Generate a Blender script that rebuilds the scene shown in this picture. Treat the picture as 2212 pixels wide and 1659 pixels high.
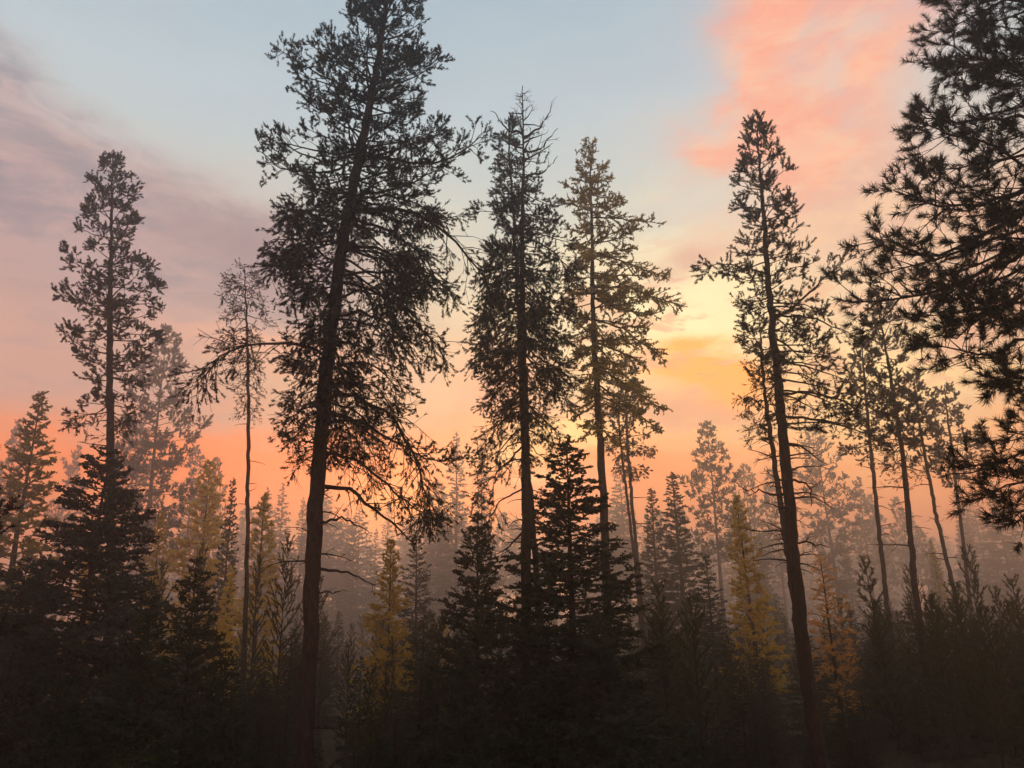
import bpy, math
import numpy as np
from mathutils import Matrix, Vector

R = math.radians
for o in list(bpy.data.objects):
    bpy.data.objects.remove(o)
scene = bpy.context.scene
COL = scene.collection

# ------------------------------------------------------------------ camera
CAM_H, PITCH, ROLL = 3.0, 17.0, -1.2
FPX = 1664.0                      # focal length in units of a 2212-px-wide frame
cam_data = bpy.data.cameras.new('camera')
cam_data.sensor_width = 36.0
cam_data.lens = 36.0 * FPX / 2212.0
cam_data.clip_start = 0.1
cam_data.clip_end = 3000
cam = bpy.data.objects.new('camera', cam_data)
COL.objects.link(cam)
cam.matrix_world = Matrix.Translation((0, 0, CAM_H)) @ Matrix.Rotation(R(90 + PITCH), 4, 'X') @ Matrix.Rotation(R(ROLL), 4, 'Z')
scene.camera = cam
CM = np.array(cam.matrix_world)

# ------------------------------------------------------------------ render settings, exposure
scene.render.engine = 'CYCLES'
cy = scene.cycles
cy.use_denoising = True
try:
    cy.denoiser = 'OPENIMAGEDENOISE'
except Exception:
    pass
cy.max_bounces = 6
cy.diffuse_bounces = 2
cy.glossy_bounces = 1
cy.transmission_bounces = 2
cy.transparent_max_bounces = 4
cy.volume_bounces = 4
cy.caustics_reflective = False
cy.caustics_refractive = False
cy.use_adaptive_sampling = True
cy.adaptive_threshold = 0.03
cy.sample_clamp_indirect = 4.0
vs = scene.view_settings
vs.view_transform = 'Standard'
vs.look = 'None'
vs.gamma = 1.0
vs.exposure = 0.0
vs.use_curve_mapping = False

# ------------------------------------------------------------------ world: dusk sky with lit clouds
SUN_AZ, SUN_EL = -6.0, 5.0        # degrees, azimuth from +Y towards +X
world = bpy.data.worlds.new('World')
scene.world = world
world.use_nodes = True
nt = world.node_tree
nt.nodes.clear()


class S:
    """A node socket with arithmetic."""
    tree = None

    def __init__(self, s):
        self.s = s

    @staticmethod
    def math(op, *a, clamp=False):
        n = S.tree.nodes.new('ShaderNodeMath')
        n.operation = op
        n.use_clamp = clamp
        for i, v in enumerate(a):
            if isinstance(v, S):
                S.tree.links.new(v.s, n.inputs[i])
            else:
                n.inputs[i].default_value = v
        return S(n.outputs[0])

    def __add__(self, b): return S.math('ADD', self, b)
    def __radd__(self, b): return S.math('ADD', b, self)
    def __sub__(self, b): return S.math('SUBTRACT', self, b)
    def __rsub__(self, b): return S.math('SUBTRACT', b, self)
    def __mul__(self, b): return S.math('MULTIPLY', self, b)
    def __rmul__(self, b): return S.math('MULTIPLY', b, self)
    def __truediv__(self, b): return S.math('DIVIDE', self, b)
    def exp(self): return S.math('EXPONENT', self)
    def clamp(self): return S.math('ADD', self, 0.0, clamp=True)


def smooth(v, a, b):
    n = S.tree.nodes.new('ShaderNodeMapRange')
    n.interpolation_type = 'SMOOTHSTEP'
    S.tree.links.new(v.s, n.inputs['Value'])
    n.inputs['From Min'].default_value = a
    n.inputs['From Max'].default_value = b
    return S(n.outputs['Result'])


def mixc(fac, a, b):
    n = S.tree.nodes.new('ShaderNodeMix')
    n.data_type = 'RGBA'
    for sock, v in ((n.inputs[0], fac), (n.inputs[6], a), (n.inputs[7], b)):
        if isinstance(v, S):
            S.tree.links.new(v.s, sock)
        elif isinstance(v, (int, float)):
            sock.default_value = v
        else:
            sock.default_value = (*v, 1)
    return S(n.outputs[2])


def vnoise(vec, scale, detail=4, rough=0.55, dist=0.0):
    n = S.tree.nodes.new('ShaderNodeTexNoise')
    n.inputs['Scale'].default_value = scale
    n.inputs['Detail'].default_value = detail
    n.inputs['Roughness'].default_value = rough
    n.inputs['Distortion'].default_value = dist
    if vec is not None:
        S.tree.links.new(vec.s, n.inputs['Vector'])
    return S(n.outputs[0])


def vmap(vec, scale, loc=(0, 0, 0), rot=(0, 0, 0)):
    n = S.tree.nodes.new('ShaderNodeMapping')
    S.tree.links.new(vec.s, n.inputs['Vector'])
    n.inputs['Scale'].default_value = scale
    n.inputs['Location'].default_value = loc
    n.inputs['Rotation'].default_value = rot
    return S(n.outputs[0])


def ramp(fac, stops, interp='LINEAR'):
    n = S.tree.nodes.new('ShaderNodeValToRGB')
    cr = n.color_ramp
    cr.interpolation = interp
    while len(cr.elements) < len(stops):
        cr.elements.new(0.5)
    for e, (p, c) in zip(cr.elements, stops):
        e.position = p
        e.color = (*c, 1)
    S.tree.links.new(fac.s, n.inputs[0])
    return S(n.outputs[0])


def srgb(r, g, b, k=1.0):
    f = lambda c: (c / 12.92 if c <= 0.04045 else ((c + 0.055) / 1.055) ** 2.4) * k
    return (f(r / 255), f(g / 255), f(b / 255))


S.tree = nt
tc = nt.nodes.new('ShaderNodeTexCoord')
dirv = S(tc.outputs['Generated'])
sp = nt.nodes.new('ShaderNodeSeparateXYZ')
nt.links.new(dirv.s, sp.inputs[0])
dx, dy, dz = (S(sp.outputs[i]) for i in range(3))
el = S.math('ARCSINE', dz) * (180 / math.pi)
az = S.math('ARCTAN2', dx, dy) * (180 / math.pi)
streak = vnoise(vmap(dirv, (1.0, 1.0, 3.2)), 3.0, 3, 0.6, 0.3)
puff = vnoise(vmap(dirv, (1.6, 1.6, 2.6), (3.1, 1.7, 0.4), (0, 0.5, 0.3)), 4.0, 4, 0.6, 0.3)
fine = vnoise(vmap(dirv, (1.6, 1.6, 4.6), (7.1, 0.7, 2.4), (0.0, 0.28, 0.0)), 6.5, 6, 0.66, 0.4)
elw = el + (streak - 0.5) * 8.0 + (fine - 0.5) * 5.0
azw = az + (puff - 0.5) * 14.0
cmb = nt.nodes.new('ShaderNodeCombineXYZ')
nt.links.new(azw.s, cmb.inputs[0])
nt.links.new(elw.s, cmb.inputs[1])


def blob(a0, e0, sa, se, tilt=0.0):
    """A soft patch of sky around azimuth a0, elevation e0 (degrees)."""
    n = nt.nodes.new('ShaderNodeMapping')
    n.vector_type = 'TEXTURE'
    nt.links.new(cmb.outputs[0], n.inputs['Vector'])
    n.inputs['Location'].default_value = (a0, e0, 0)
    n.inputs['Rotation'].default_value = (0, 0, R(tilt))
    n.inputs['Scale'].default_value = (sa, se, 1)
    d_ = nt.nodes.new('ShaderNodeVectorMath')
    d_.operation = 'DOT_PRODUCT'
    nt.links.new(n.outputs[0], d_.inputs[0])
    nt.links.new(n.outputs[0], d_.inputs[1])
    return S.math('POWER', 0.36788, S(d_.outputs['Value']))


E = lambda d: max(0.0, min(1.0, (d + 5) / 95))
base = ramp((elw + 5.0) / 95.0, [
    (E(-5), srgb(226, 150, 112)), (E(4), srgb(244, 140, 90, 1.0)), (E(9), srgb(255, 138, 58, 1.2)), (E(12.5), srgb(242, 156, 108, 1.05)),
    (E(17), srgb(240, 192, 142)), (E(23), srgb(224, 208, 180)), (E(28), srgb(206, 208, 196)), (E(36), srgb(186, 200, 205)), (E(46), srgb(160, 180, 194)),
    (E(90), srgb(138, 158, 178))])
# duller towards the left, away from the glow
left = smooth(az, -4.0, -30.0)
col = mixc(left * smooth(el, 34.0, 24.0) * smooth(elw, 10.5, 15.5) * 0.8, base, srgb(198, 152, 144))
# grey mauve cloud bank high on the left, with rosy streaks below
bank = smooth(azw, -6.0, -20.0) * smooth(elw, 17.0, 22.0) * smooth(elw + az * 0.37, 22.5, 17.5)
col = mixc(bank * (puff * 0.8 + 0.45), col, mixc(smooth(fine, 0.38, 0.62), srgb(146, 134, 142), srgb(190, 158, 154)))
col = mixc(blob(-19, 25.0, 9, 2.4, -16) * 0.85, col, srgb(156, 132, 136))
col = mixc(blob(-16, 18.5, 9, 1.5, -3) * 0.8, col, srgb(246, 176, 142))
col = mixc(smooth(fine, 0.52, 0.66) * left * smooth(el, 10.0, 14.0) * smooth(el, 30.0, 20.0) * 0.45, col, srgb(176, 146, 146))
# low orange band, hottest left of the centre
low = smooth(elw, 14.5, 10.5) * smooth(elw, 2.0, 7.0) * smooth(puff, 0.30, 0.48)
col = mixc(low * 0.75, col, srgb(255, 116, 34, 1.3))
col = mixc(blob(-10, 10.0, 13, 2.4, 0) * 0.9, col, srgb(255, 104, 20, 1.7))
col = mixc(blob(-6.5, 8.5, 4.0, 2.2, 0) * 0.8, col, srgb(255, 140, 44, 2.3))
# pale yellow opening where the light comes through
col = mixc(blob(13.0, 21.0, 11, 5.5, 8) * 0.95, col, srgb(255, 240, 182, 1.3))
col = mixc(blob(26, 15.0, 12, 6.0, 0) * 0.8, col, srgb(255, 222, 146, 1.4))
col = mixc(blob(5, 12.6, 8, 1.3, 0) * 0.85, col, srgb(255, 206, 120, 1.7))
col = mixc(blob(2, 20.0, 6, 5.0, 0) * 0.4, col, srgb(255, 226, 180, 1.1))
# glowing orange clouds below the opening
col = mixc((blob(14.8, 16.4, 5.2, 2.0, -12) * 1.5).clamp(), col, srgb(255, 156, 60, 1.6))
col = mixc(blob(12.5, 13.6, 5.0, 1.2, 0) * 0.85, col, srgb(240, 160, 120, 1.1))
col = mixc(blob(-1.0, 16.0, 4.0, 3.0, 0) * 0.85, col, srgb(246, 166, 128, 1.1))
col = mixc(blob(15.0, 25.0, 3.6, 1.5, 14) * 0.9, col, srgb(222, 176, 152))
col = mixc(smooth(fine, 0.48, 0.6) * smooth(el, 11.0, 14.0) * smooth(el, 30.0, 22.0) * smooth(az, -6.0, 6.0) * 0.7, col, srgb(244, 172, 128))
# big salmon cloud upper right
pk = smooth(puff, 0.32, 0.6)
big = (blob(26.0, 36.0, 10.5, 6.0, 48) * 1.5 + blob(21, 31.0, 8, 2.8, -12) * 0.8 + blob(32, 43, 7, 5, 30) * 1.0).clamp()
col = mixc(big * (pk * 0.55 + 0.5), col, mixc(smooth(fine, 0.36, 0.64), srgb(251, 166, 136), srgb(255, 192, 156)))
col = mixc(blob(28, 24.5, 6.0, 4.5, 30) * 0.75, col, mixc(smooth(fine, 0.4, 0.6), srgb(236, 178, 150), srgb(255, 206, 158)))
col = mixc(blob(37, 21, 7, 7, 0) * 0.7, col, srgb(242, 176, 140))
# thin pink veil elsewhere
col = mixc(smooth(streak, 0.5, 0.8) * smooth(el, 60.0, 20.0) * 0.25, col, srgb(222, 178, 164))
# the physical sky of a sun at the horizon, a small share
sky = nt.nodes.new('ShaderNodeTexSky')
sky.sky_type = 'NISHITA'
sky.sun_disc = False
sky.sun_elevation = R(SUN_EL)
sky.sun_rotation = R(SUN_AZ)
sky.dust_density = 3.0
bg1 = nt.nodes.new('ShaderNodeBackground')
nt.links.new(col.s, bg1.inputs['Color'])
bg1.inputs['Strength'].default_value = 1.1
bg2 = nt.nodes.new('ShaderNodeBackground')
nt.links.new(sky.outputs[0], bg2.inputs['Color'])
bg2.inputs['Strength'].default_value = 0.008
addn = nt.nodes.new('ShaderNodeAddShader')
nt.links.new(bg1.outputs[0], addn.inputs[0])
nt.links.new(bg2.outputs[0], addn.inputs[1])
wout = nt.nodes.new('ShaderNodeOutputWorld')
nt.links.new(addn.outputs[0], wout.inputs['Surface'])
world.cycles.sampling_method = 'MANUAL'
world.cycles.sample_map_resolution = 256

sun = bpy.data.lights.new('sun', 'SUN')
sun.energy = 0.3
sun.angle = R(4)
sun.color = (1.0, 0.62, 0.34)
sun_o = bpy.data.objects.new('sun', sun)
COL.objects.link(sun_o)
v = Vector((math.sin(R(SUN_AZ)) * math.cos(R(SUN_EL)), math.cos(R(SUN_AZ)) * math.cos(R(SUN_EL)), math.sin(R(SUN_EL))))
sun_o.rotation_euler = v.to_track_quat('Z', 'Y').to_euler()
sun_o.location = v * 60

HAZE_DENSITY = 0.0052
HAZE_G = 0.8

# ------------------------------------------------------------------ materials


def new_mat(name):
    m = bpy.data.materials.new(name)
    m.use_nodes = True
    m.node_tree.nodes.clear()
    S.tree = m.node_tree
    return m, m.node_tree


def bark_mat(name, a, b, scale):
    m, t = new_mat(name)
    tcn = t.nodes.new('ShaderNodeTexCoord')
    ob = S(tcn.outputs['Object'])
    plates = vnoise(vmap(ob, (1, 1, 0.28)), scale, 5, 0.7, 0.6)
    grime = vnoise(ob, scale * 0.15, 3)
    c = mixc(smooth(plates, 0.35, 0.65), a, b)
    c = mixc(smooth(grime, 0.45, 0.75) * 0.4, c, (0.035, 0.037, 0.03))
    p = t.nodes.new('ShaderNodeBsdfPrincipled')
    p.inputs['Roughness'].default_value = 0.95
    p.inputs['Specular IOR Level'].default_value = 0.15
    t.links.new(c.s, p.inputs['Base Color'])
    bp = t.nodes.new('ShaderNodeBump')
    bp.inputs['Strength'].default_value = 0.9
    bp.inputs['Distance'].default_value = 0.05
    t.links.new(plates.s, bp.inputs['Height'])
    t.links.new(bp.outputs[0], p.inputs['Normal'])
    o = t.nodes.new('ShaderNodeOutputMaterial')
    t.links.new(p.outputs[0], o.inputs['Surface'])
    return m


def leaf_mat(name, cols, transl=0.25, scale=1.6):
    m, t = new_mat(name)
    tcn = t.nodes.new('ShaderNodeTexCoord')
    oi = t.nodes.new('ShaderNodeObjectInfo')
    n = vnoise(S(tcn.outputs['Object']), scale, 4, 0.7)
    f = (n * 0.8 + (S(oi.outputs['Random']) - 0.5) * 0.35 + 0.1).clamp()
    c = ramp(f, [(0.25, cols[0]), (0.5, cols[1]), (0.75, cols[2])])
    d = t.nodes.new('ShaderNodeBsdfDiffuse')
    t.links.new(c.s, d.inputs['Color'])
    tr = t.nodes.new('ShaderNodeBsdfTranslucent')
    t.links.new(c.s, tr.inputs['Color'])
    mx = t.nodes.new('ShaderNodeMixShader')
    mx.inputs[0].default_value = transl
    t.links.new(d.outputs[0], mx.inputs[1])
    t.links.new(tr.outputs[0], mx.inputs[2])
    o = t.nodes.new('ShaderNodeOutputMaterial')
    t.links.new(mx.outputs[0], o.inputs['Surface'])
    return m


MAT = {}
MAT['bark'] = bark_mat('pine_bark', (0.013, 0.009, 0.007), (0.052, 0.034, 0.025), 26)
MAT['bark_red'] = bark_mat('reddish_bark', (0.010, 0.007, 0.006), (0.060, 0.038, 0.029), 20)
MAT['twig'] = bark_mat('twig_bark', (0.022, 0.016, 0.012), (0.050, 0.035, 0.027), 18)
MAT['pine'] = leaf_mat('pine_needles', [(0.0162, 0.0216, 0.0108), (0.0244, 0.0325, 0.0152), (0.0379, 0.0406, 0.0173)])
MAT['ponderosa'] = leaf_mat('long_pine_needles', [(0.0141, 0.0184, 0.0098), (0.0216, 0.0281, 0.0141), (0.0325, 0.0357, 0.0173)])
MAT['fir'] = leaf_mat('fir_needles', [(0.022, 0.038, 0.018), (0.038, 0.058, 0.028), (0.075, 0.095, 0.055)])
MAT['spruce'] = leaf_mat('spruce_needles', [(0.028, 0.044, 0.030), (0.046, 0.064, 0.046), (0.100, 0.115, 0.088)])
MAT['young'] = leaf_mat('young_pine_needles', [(0.034, 0.050, 0.014), (0.056, 0.074, 0.020), (0.088, 0.098, 0.028)])
MAT['larch_olive'] = leaf_mat('olive_larch_needles', [(0.26, 0.215, 0.040), (0.40, 0.32, 0.055), (0.52, 0.41, 0.07)], 0.5)
MAT['larch_yellow'] = leaf_mat('yellow_larch_needles', [(0.48, 0.35, 0.045), (0.72, 0.51, 0.06), (0.84, 0.61, 0.09)], 0.5)
MAT['larch_orange'] = leaf_mat('orange_larch_needles', [(0.46, 0.25, 0.06), (0.68, 0.37, 0.09), (0.80, 0.47, 0.13)], 0.5)
MAT['grass'] = leaf_mat('dry_grass', [(0.05, 0.04, 0.02), (0.10, 0.075, 0.035), (0.16, 0.115, 0.055)], 0.25, 0.5)

m, t = new_mat('forest_floor')
tcn = t.nodes.new('ShaderNodeTexCoord')
ob = S(tcn.outputs['Object'])
n1 = vnoise(ob, 0.6, 5, 0.6)
n2 = vnoise(ob, 14.0, 5, 0.7)
c = ramp((n1 * 0.6 + n2 * 0.4), [(0.3, (0.02, 0.014, 0.009)), (0.5, (0.05, 0.036, 0.022)), (0.7, (0.09, 0.068, 0.036))])
p = t.nodes.new('ShaderNodeBsdfPrincipled')
p.inputs['Roughness'].default_value = 1.0
p.inputs['Specular IOR Level'].default_value = 0.05
t.links.new(c.s, p.inputs['Base Color'])
bp = t.nodes.new('ShaderNodeBump')
bp.inputs['Strength'].default_value = 0.8
bp.inputs['Distance'].default_value = 0.08
t.links.new(n2.s, bp.inputs['Height'])
t.links.new(bp.outputs[0], p.inputs['Normal'])
o = t.nodes.new('ShaderNodeOutputMaterial')
t.links.new(p.outputs[0], o.inputs['Surface'])
MAT['ground'] = m

# ------------------------------------------------------------------ mesh helpers


def W(px, py, d):
    """The point at ground distance d (along +Y) seen at a place of the 2212x1659 frame."""
    r = CM[:3, :3] @ np.array([(px - 1106.0) / FPX, -(py - 829.5) / FPX, -1.0])
    return CM[:3, 3] + r * (d / r[1])


def ground_z(x, y):
    return 0.10 * np.sin(x * 0.31 + 1.0) * np.cos(y * 0.23) + 0.05 * np.sin(x * 0.9 + y * 0.7)


def mesh_from(name, V, F, mat, smooth_shade=False):
    me = bpy.data.meshes.new(name)
    V = np.ascontiguousarray(V, dtype=np.float32)
    F = np.ascontiguousarray(F, dtype=np.int32)
    me.vertices.add(len(V))
    me.vertices.foreach_set('co', V.ravel())
    me.loops.add(F.size)
    me.loops.foreach_set('vertex_index', F.ravel())
    me.polygons.add(len(F))
    me.polygons.foreach_set('loop_start', np.arange(0, F.size, 3, dtype=np.int32))
    if smooth_shade:
        me.polygons.foreach_set('use_smooth', np.ones(len(F), dtype=bool))
    me.materials.append(MAT[mat])
    me.update(calc_edges=True)
    return me


def link(name, data, parent=None, loc=None):
    o = bpy.data.objects.new(name, data)
    COL.objects.link(o)
    if parent is not None:
        o.parent = parent
    if loc is not None:
        o.location = loc
    return o


def tag(o, label, cat, group=None, kind=None):
    if label:
        o['label'] = label
    if cat:
        o['category'] = cat
    if group:
        o['group'] = group
    if kind:
        o['kind'] = kind
    return o


def nrm(a):
    return a / np.maximum(np.linalg.norm(a, axis=-1, keepdims=True), 1e-9)


def tubes(P, Rad, sides):
    """A batch of tapered tubes: P (B,n,3), Rad (B,n)."""
    P = np.asarray(P, float)
    B, n, _ = P.shape
    T = nrm(np.gradient(P, axis=1))
    ref = np.where(np.abs(T[..., 2:3]) > 0.8, np.array([1.0, 0, 0]), np.array([0, 0, 1.0]))
    U = nrm(np.cross(T, ref))
    Vv = np.cross(T, U)
    a = np.arange(sides) * 2 * np.pi / sides
    ring = P[:, :, None, :] + Rad[:, :, None, None] * (np.cos(a)[:, None] * U[:, :, None, :] + np.sin(a)[:, None] * Vv[:, :, None, :])
    V = ring.reshape(-1, 3)
    i = np.arange(n - 1)[:, None] * sides
    j = np.arange(sides)[None, :]
    k = (j + 1) % sides
    q0, q1, q2, q3 = (i + j).ravel(), (i + k).ravel(), (i + sides + k).ravel(), (i + sides + j).ravel()
    f = np.concatenate([np.stack([q0, q1, q2], 1), np.stack([q0, q2, q3], 1)])
    F = (f[None] + (np.arange(B) * n * sides)[:, None, None]).reshape(-1, 3)
    return V, F


def merge(parts):
    Vs, Fs, k = [], [], 0
    for V, F in parts:
        if len(V) == 0:
            continue
        Vs.append(V)
        Fs.append(F + k)
        k += len(V)
    return np.concatenate(Vs), np.concatenate(Fs)


def needle_tris(P0, D, dens, nl, w, ang, rng, lift=0.0):
    """Needles scattered along the shoots P0..P0+D."""
    ln = np.linalg.norm(D, axis=1)
    N = int(ln.sum() * dens)
    if N < 1:
        return np.zeros((0, 3)), np.zeros((0, 3), int)
    idx = rng.choice(len(P0), N, p=ln / ln.sum())
    t_ = rng.random(N)[:, None]
    d = nrm(D[idx])
    b = P0[idx] + D[idx] * t_
    rv = rng.normal(size=(N, 3))
    perp = nrm(rv - (rv * d).sum(1, keepdims=True) * d)
    al = rng.uniform(ang[0], ang[1], N)[:, None]
    nd = d * np.cos(al) + perp * np.sin(al)
    nd[:, 2] += lift
    nd = nrm(nd)
    tip = b + nd * (nl * rng.uniform(0.7, 1.1, N))[:, None]
    side = nrm(np.cross(nd, rng.normal(size=(N, 3)))) * (w * 0.5)
    V = np.stack([b - side, b + side, tip], 1).reshape(-1, 3)
    return V, np.arange(N * 3).reshape(-1, 3)


# ------------------------------------------------------------------ branch growth
# n2: side twigs per metre, l2: their length, n3: shoots per twig, l3: shoot length, dens: needles per metre of shoot,
# nl / w: needle length and width, up2 / up3: how far twigs and shoots turn up, mode: needles on the shoot ends or all along
SPECIES = {
    'pine': dict(n2=5.6, l2=(0.40, 0.33), n3=5, l3=(0.07, 0.24), dens=260, nl=0.066, w=0.0165, ang=(0.4, 1.25), up2=0.0, up3=0.40, mode='ends', shoot=0.125, wig=0.11, mat='pine'),
    'sparse': dict(n2=7.0, l2=(0.45, 0.35), n3=5, l3=(0.10, 0.30), dens=130, nl=0.055, w=0.014, ang=(0.4, 1.1), up2=-0.25, up3=-0.1, mode='ends', shoot=0.09, wig=0.16, mat='pine'),
    'droop': dict(n2=7.5, l2=(0.50, 0.36), n3=6, l3=(0.12, 0.40), dens=240, nl=0.064, w=0.0165, ang=(0.4, 1.2), up2=-0.5, up3=-0.15, mode='ends', shoot=0.115, wig=0.17, mat='pine', curl=True),
    'ponderosa': dict(n2=4.6, l2=(0.34, 0.28), n3=3, l3=(0.12, 0.30), dens=380, nl=0.13, w=0.0105, ang=(0.25, 1.3), up2=0.0, up3=0.30, mode='ends', shoot=0.13, wig=0.09, mat='ponderosa'),
    'dead': dict(n2=2.6, l2=(0.35, 0.30), n3=2, l3=(0.06, 0.2), dens=0, nl=0.03, w=0.01, ang=(0.5, 1.2), up2=0.05, up3=0.15, mode='none', shoot=0.0, wig=0.10, mat='pine'),
    'larch': dict(n2=12.0, l2=(0.23, 0.28), n3=3, l3=(0.06, 0.20), dens=90, nl=0.054, w=0.030, ang=(0.6, 1.4), up2=-0.05, up3=0.25, mode='all', shoot=0.0, wig=0.06, mat='larch_olive'),
    'fir': dict(n2=12.0, l2=(0.46, 0.48), n3=4, l3=(0.08, 0.22), dens=80, nl=0.050, w=0.040, ang=(0.5, 1.3), up2=0.05, up3=0.05, mode='all', shoot=0.0, wig=0.08, mat='fir', flat=True),
    'young': dict(n2=5.5, l2=(0.34, 0.2), n3=0, l3=(0.1, 0.2), dens=330, nl=0.064, w=0.013, ang=(0.4, 1.0), up2=0.45, up3=0.5, mode='all', shoot=0.0, wig=0.07, mat='young'),
}


def curve(o, d0, L, n, e_turn, rng, wig):
    """Batch of polylines: start o (B,3), unit direction d0 (B,3), length L (B,), vertical turn e_turn added along the way."""
    B = len(o)
    P = np.zeros((B, n, 3))
    P[:, 0] = o
    d = d0.copy()
    st = (L / (n - 1))[:, None]
    for k in range(1, n):
        d = d + rng.normal(size=(B, 3)) * wig
        d[:, 2] += e_turn / (n - 1)
        d = nrm(d)
        P[:, k] = P[:, k - 1] + d * st
    return P


def grow(sp, axis, rng, r0, k2=1.0, fol=1.0, sides=5, lod=0, nw=1.0):
    """Grow twigs and needle shoots on one branch whose axis polyline is given. Returns wood (V,F), needle (V,F)."""
    a = SPECIES[sp]
    n = len(axis)
    seg = np.linalg.norm(np.diff(axis, axis=0), axis=1)
    L = seg.sum()
    if sp == 'dead':
        r0 *= 1.5
    wood = [tubes(axis[None], np.linspace(r0, max(0.004, r0 * 0.22), n)[None], sides)]
    sP, sD = [], []
    T = nrm(np.gradient(axis, axis=0))
    n2 = max(3, int(L * a['n2'] * k2))
    t2 = np.sort(0.14 + 0.84 * rng.random(n2) ** (0.62 if a['mode'] == 'ends' else 0.95))
    f = t2 * (n - 1)
    i0 = np.minimum(f.astype(int), n - 2)
    fr = (f - i0)[:, None]
    o = axis[i0] * (1 - fr) + axis[i0 + 1] * fr
    tg = nrm(T[i0] * (1 - fr) + T[i0 + 1] * fr)
    lat = nrm(np.cross(tg, np.array([0, 0, 1.0])))
    sgn = np.where(np.arange(n2) % 2 == 0, 1.0, -1.0)[:, None]
    al = rng.uniform(0.6, 1.15, n2)[:, None]
    bt = rng.normal(-0.12, 0.42, n2)[:, None] if a.get('flat') else rng.normal(0, 0.65, n2)[:, None]
    upv = np.cross(lat, tg)
    d2 = tg * np.cos(al) + (lat * sgn * np.cos(bt) + upv * np.sin(bt)) * np.sin(al)
    l2 = (a['l2'][0] * (1 - t2) + 0.10) * L * rng.uniform(0.6, 1.25, n2)
    l2 = np.clip(l2, 0.10, a['l2'][1] * 2.6)
    P2 = curve(o, nrm(d2), l2, 4, a['up2'], rng, a['wig'])
    r2 = np.clip(r0 * 0.32, 0.007 if sp == 'dead' else 0.004, 0.014)
    if lod:
        wood.append(tubes(P2[:, ::3], np.tile([r2, 0.0035], (n2, 1)), 3))
    else:
        wood.append(tubes(P2, np.tile(np.linspace(r2, 0.0035, 4), (n2, 1)), 3))
    P3 = None
    if a['n3']:
        m3 = a['n3']
        t3 = rng.uniform(0.5 if a['mode'] == 'ends' else 0.2, 0.97, (n2, m3))
        f3 = t3 * 3
        j0 = np.minimum(f3.astype(int), 2)
        g = (f3 - j0)[..., None]
        row = np.arange(n2)[:, None]
        o3 = (P2[row, j0] * (1 - g) + P2[row, j0 + 1] * g).reshape(-1, 3)
        tg3 = nrm(P2[row, j0 + 1] - P2[row, j0]).reshape(-1, 3)
        B = len(o3)
        if a.get('flat'):
            lt = nrm(np.cross(tg3, np.array([0, 0, 1.0]))) * rng.choice([-1, 1], B)[:, None]
            d3 = nrm(tg3 * 0.75 + lt * 0.65 + rng.normal(size=(B, 3)) * 0.28)
        else:
            d3 = nrm(tg3 * 0.8 + rng.normal(size=(B, 3)) * 0.55)
        l3 = rng.uniform(a['l3'][0], a['l3'][1], B)
        if a.get('flat'):
            l3 = np.minimum(l3, np.repeat(l2, m3) * 0.6)
        n3p = 2
        P3 = curve(o3, d3, l3, n3p, a['up3'], rng, a['wig'] * 1.2)
        if not (lod or a.get('flat')):
            wood.append(tubes(P3, np.tile(np.linspace(0.0055, 0.003, n3p), (B, 1)), 3))
    md = a['mode']
    if md == 'ends' and fol > 0:
        ends = [(P2[:, -1], nrm(P2[:, -1] - P2[:, -2])), (axis[-1:], nrm(axis[-1:] - axis[-2:-1]))]
        if P3 is not None:
            ends.append((P3[:, -1], nrm(P3[:, -1] - P3[:, -2])))
        for e, dd in ends:
            keep = rng.random(len(e)) < fol
            e, dd = e[keep], dd[keep]
            dd = nrm(dd + np.array([0, 0, max(0.0, a['up3'])]) * 0.6 + rng.normal(size=dd.shape) * 0.15)
            ls = (a['shoot'] * rng.uniform(0.5, 1.6, len(e)))[:, None]
            sP.append(e - dd * ls * 0.55)
            sD.append(dd * ls)
    elif md in ('all', 'outer'):
        for P, k0 in ((axis[None], int(n * (0.3 if md == 'outer' else 0.25))), (P2, 0), (P3, 0)):
            if P is None:
                continue
            q0, q1 = P[:, k0:-1].reshape(-1, 3), P[:, k0 + 1:].reshape(-1, 3)
            sP.append(q0)
            sD.append(q1 - q0)
    V, F = merge(wood)
    if sP:
        ned = needle_tris(np.concatenate(sP), np.concatenate(sD), a['dens'] * (fol if md != 'ends' else 1), a['nl'] * (0.5 + 0.5 * nw), a['w'] * nw, a['ang'], rng)
    else:
        ned = (np.zeros((0, 3)), np.zeros((0, 3), int))
    return (V, F), ned


def axis_from(o, azim, L, e0, e1, n, rng, wig):
    e = np.linspace(e0, e1, n - 1) + rng.normal(0, wig, n - 1)
    az_ = azim + np.cumsum(rng.normal(0, wig, n - 1))
    st = L / (n - 1)
    P = np.zeros((n, 3))
    P[0] = o
    for k in range(n - 1):
        P[k + 1] = P[k] + st * np.array([math.cos(az_[k]) * math.cos(e[k]), math.sin(az_[k]) * math.cos(e[k]), math.sin(e[k])])
    return P


def trunk_mesh(P, rad, rng, sides=12, mat='bark', rough=0.06):
    V, F = tubes(P[None], rad[None], sides)
    n = len(P)
    ax = np.repeat(P, sides, axis=0)
    V = ax + (V - ax) * (1 + rng.normal(0, rough, (n * sides, 1)))
    return mesh_from('trunk', V, F, mat, True)


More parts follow.
